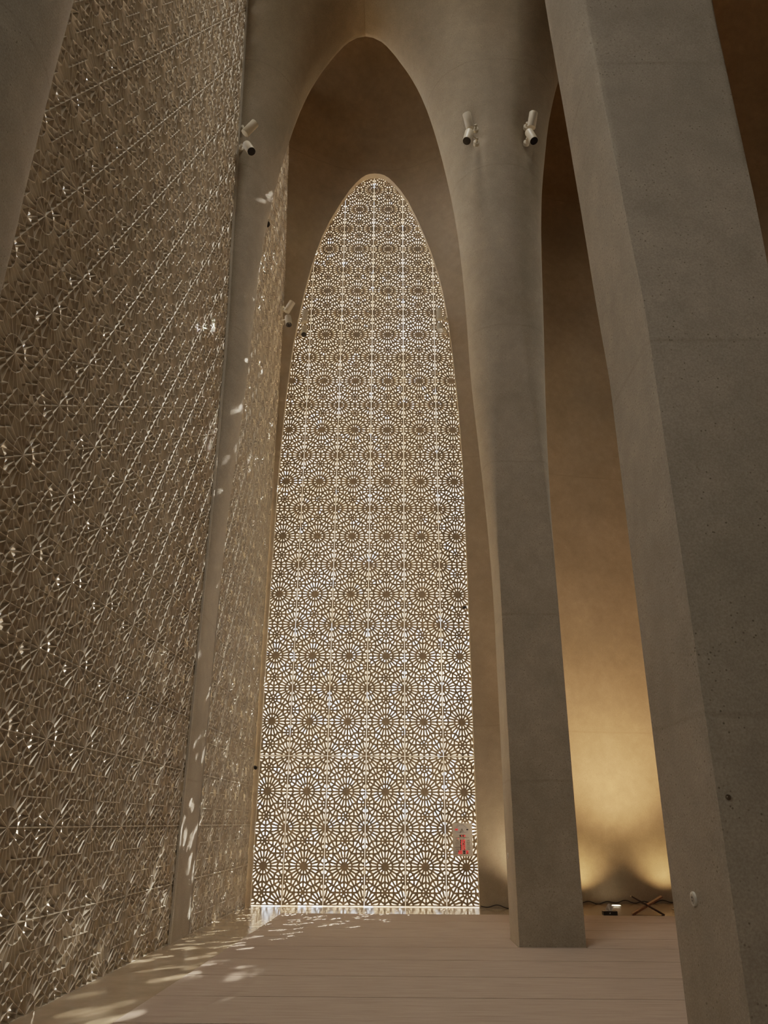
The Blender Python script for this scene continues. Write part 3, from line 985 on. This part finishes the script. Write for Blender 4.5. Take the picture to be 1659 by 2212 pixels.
for i in range(4):
    for j in range(3):
        p = rot @ Vector((0.0135, -0.05 + 0.05 * j, 0.09 + 0.05 * i)) + Vector((0, 0, cz + 0.016))
        q = rot @ Vector((0.0155, -0.05 + 0.05 * j, 0.09 + 0.05 * i)) + Vector((0, 0, cz + 0.016))
        add_cyl(bmi, p, q, 0.013, seg=12)
bm_obj('carving', bmi, M_inlay, ob)
ob['label'] = 'brown carved board'
ob2, _, _ = board(-1, M_wood2, False)
ob2['label'] = 'plain dark board'

# second black box, almost hidden behind the near column
bx = empty('black_case', (5.80, 17.15, 0.0))
tag(bx, 'low black case on the stone border, mostly hidden behind the nearest column', 'case')
bm = bmesh.new(); add_box(bm, (0, 0, 0.035), (0.30, 0.16, 0.05))
for v in bm.verts:
    if v.co.x < 0: v.co.z = 0.035 + (v.co.z - 0.035) * 0.3
bm_obj('body', bm, M_black, bx, bevel=0.004)
bm = bmesh.new(); add_box(bm, (0.05, 0, 0.068), (0.12, 0.1, 0.02)); bm_obj('lid', bm, M_black, bx, bevel=0.004)

# recessed uplights in the stone border
def uplight(pos, label):
    root = empty('floor_uplight', pos)
    bm = bmesh.new()
    add_cyl(bm, (0, 0, -0.01), (0, 0, 0.010), 0.118, 0.112, seg=48)
    bm_obj('rim', bm, M_steel, root, smooth=40)
    bm = bmesh.new(); add_cyl(bm, (0, 0, 0.002), (0, 0, 0.014), 0.088, seg=48)
    bm_obj('lamp_glass', bm, M_glow, root, smooth=40)
    return tag(root, label, 'uplight', 'round floor uplights')
uplight((4.80, 18.16, 0.0), 'round glowing uplight sunk into the stone floor below the amber wall')

# black cable snaking along the wall foot
def niche_y(x):
    if x <= 2.8: return YF
    return YF + 1.45 * math.sqrt(max(0, 1 - ((x - 8) / 5.2) ** 2))
pts3 = []
x = 1.86
while x < 7.2:
    yy = niche_y(x)
    pts3.append((x, yy - 0.03, 0.035 + 0.022 * math.sin(x * 15.0) + 0.012 * math.sin(x * 6.3 + 1)))
    x += 0.02 if x > 2.8 else 0.025
    if 2.8 < x < 3.3: x -= 0.012
cab = tube_mesh('power_cable', pts3, 0.009, M_blackm)
tag(cab, 'thin black cable snaking along the foot of the end wall', 'cable')

# ------------------------------------------------------------------ light
w = bpy.data.worlds.new('sky'); scene.world = w; w.use_nodes = True
nt = w.node_tree; bg = nt.nodes['Background']
tc = nt.nodes.new('ShaderNodeTexCoord')
cl = N(nt, 'ShaderNodeTexNoise', i_Scale=5.0, i_Detail=4.0, i_Roughness=0.6)
nt.links.new(tc.outputs['Generated'], cl.inputs['Vector'])
rc = ramp(nt, [(0.35, (0.95, 0.97, 1.0)), (0.65, (1.15, 1.12, 1.08))])
nt.links.new(cl.outputs['Fac'], rc.inputs['Fac'])
nt.links.new(rc.outputs['Color'], bg.inputs['Color'])
bg.inputs['Strength'].default_value = 10.0

def lamp(name, kind, loc, target, power, col, **kw):
    l = bpy.data.lights.new(name, kind)
    l.energy = power; l.color = col
    for k, v in kw.items(): setattr(l, k, v)
    o = link(bpy.data.objects.new(name, l))
    o.location = loc
    o.rotation_euler = (Vector(target) - Vector(loc)).to_track_quat('-Z', 'Y').to_euler()
    return o
# sun low behind the end wall, to its right
sd = Vector((-0.65, -1.0, -0.74)).normalized()
lamp('sun', 'SUN', -sd * 40 + Vector((0, 10, 0)), (0, 10, 0), 180.0, (1.0, 0.88, 0.72), angle=math.radians(0.7))
# added outdoor spot through the arch, makes the near patch of sun flecks
lamp('fleck_spot', 'SPOT', (5.8, 28.8, 10.4), (-2.8, 8.5, 0), 6.5e5, (1.0, 0.88, 0.72), spot_size=math.radians(5.6), spot_blend=0.5, shadow_soft_size=0.11)
# unseen fill lamps added at the solid front, right and near left walls
lamp('front_fill', 'AREA', (-2.3, -4.8, 8.5), (-2.3, 10, 7.5), 170.0, (1.0, 0.91, 0.78), shape='RECTANGLE', size=1.4, size_y=14.0)
lamp('right_fill', 'AREA', (12.9, 14.9, 8.0), (-3.0, 13.4, 7.0), 140.0, (1.0, 0.88, 0.70), shape='RECTANGLE', size=2.2, size_y=14.0, spread=math.radians(80))
lamp('near_left_fill', 'AREA', (-3.2, 1.6, 6.5), (2.0, 4.9, 6.0), 66.0, (1.0, 0.92, 0.80), shape='RECTANGLE', size=2.6, size_y=9.0, spread=math.radians(110))
# unseen overhead fill lamp added high in the vault over the middle bay
lamp('vault_fill', 'AREA', (0.3, 7.9, 24.0), (-0.2, 8.2, 0), 260.0, (1.0, 0.87, 0.70), shape='RECTANGLE', size=2.6, size_y=2.0, spread=math.radians(70))
# warm uplights along the amber wall
lamp('wall_wash', 'SPOT', (3.05, 16.9, 0.15), (2.2, 17.46, 4.0), 260.0, (1.0, 0.72, 0.45), spot_size=math.radians(110), spot_blend=1.0, shadow_soft_size=0.15)
lamp('wall_wash', 'SPOT', (5.4, 16.7, 0.3), (5.2, 18.85, 7.5), 2100.0, (1.0, 0.57, 0.26), spot_size=math.radians(95), spot_blend=1.0, shadow_soft_size=0.25)
for xx, p in ((4.25, 150), (6.15, 150)):
    yy = niche_y(xx) - 0.6
    lamp('uplight_beam', 'SPOT', (xx, yy, 0.06), (xx, niche_y(xx) + 0.05, 2.6), p, (1.0, 0.60, 0.25), spot_size=math.radians(115), spot_blend=1.0, shadow_soft_size=0.08)

scene.view_settings.view_transform = 'Standard'
scene.view_settings.use_curve_mapping = True
cmv = scene.view_settings.curve_mapping
cmv.white_level = (12.0, 12.0, 12.0)
cu_ = cmv.curves[3]
for a_, b_ in ((0.0083, 0.105), (0.0208, 0.23), (0.0417, 0.38), (0.083, 0.55), (0.167, 0.72), (0.333, 0.86), (0.667, 0.96)):
    cu_.points.new(a_, b_)
cmv.update()
scene.view_settings.look = 'None'
scene.view_settings.exposure = 0.0
scene.cycles.use_denoising = True
scene.cycles.use_adaptive_sampling = True
scene.cycles.adaptive_threshold = 0.06
scene.cycles.max_bounces = 5
scene.cycles.diffuse_bounces = 3
scene.cycles.glossy_bounces = 3
scene.cycles.caustics_reflective = False
scene.cycles.caustics_refractive = False
scene.cycles.sample_clamp_indirect = 6.0
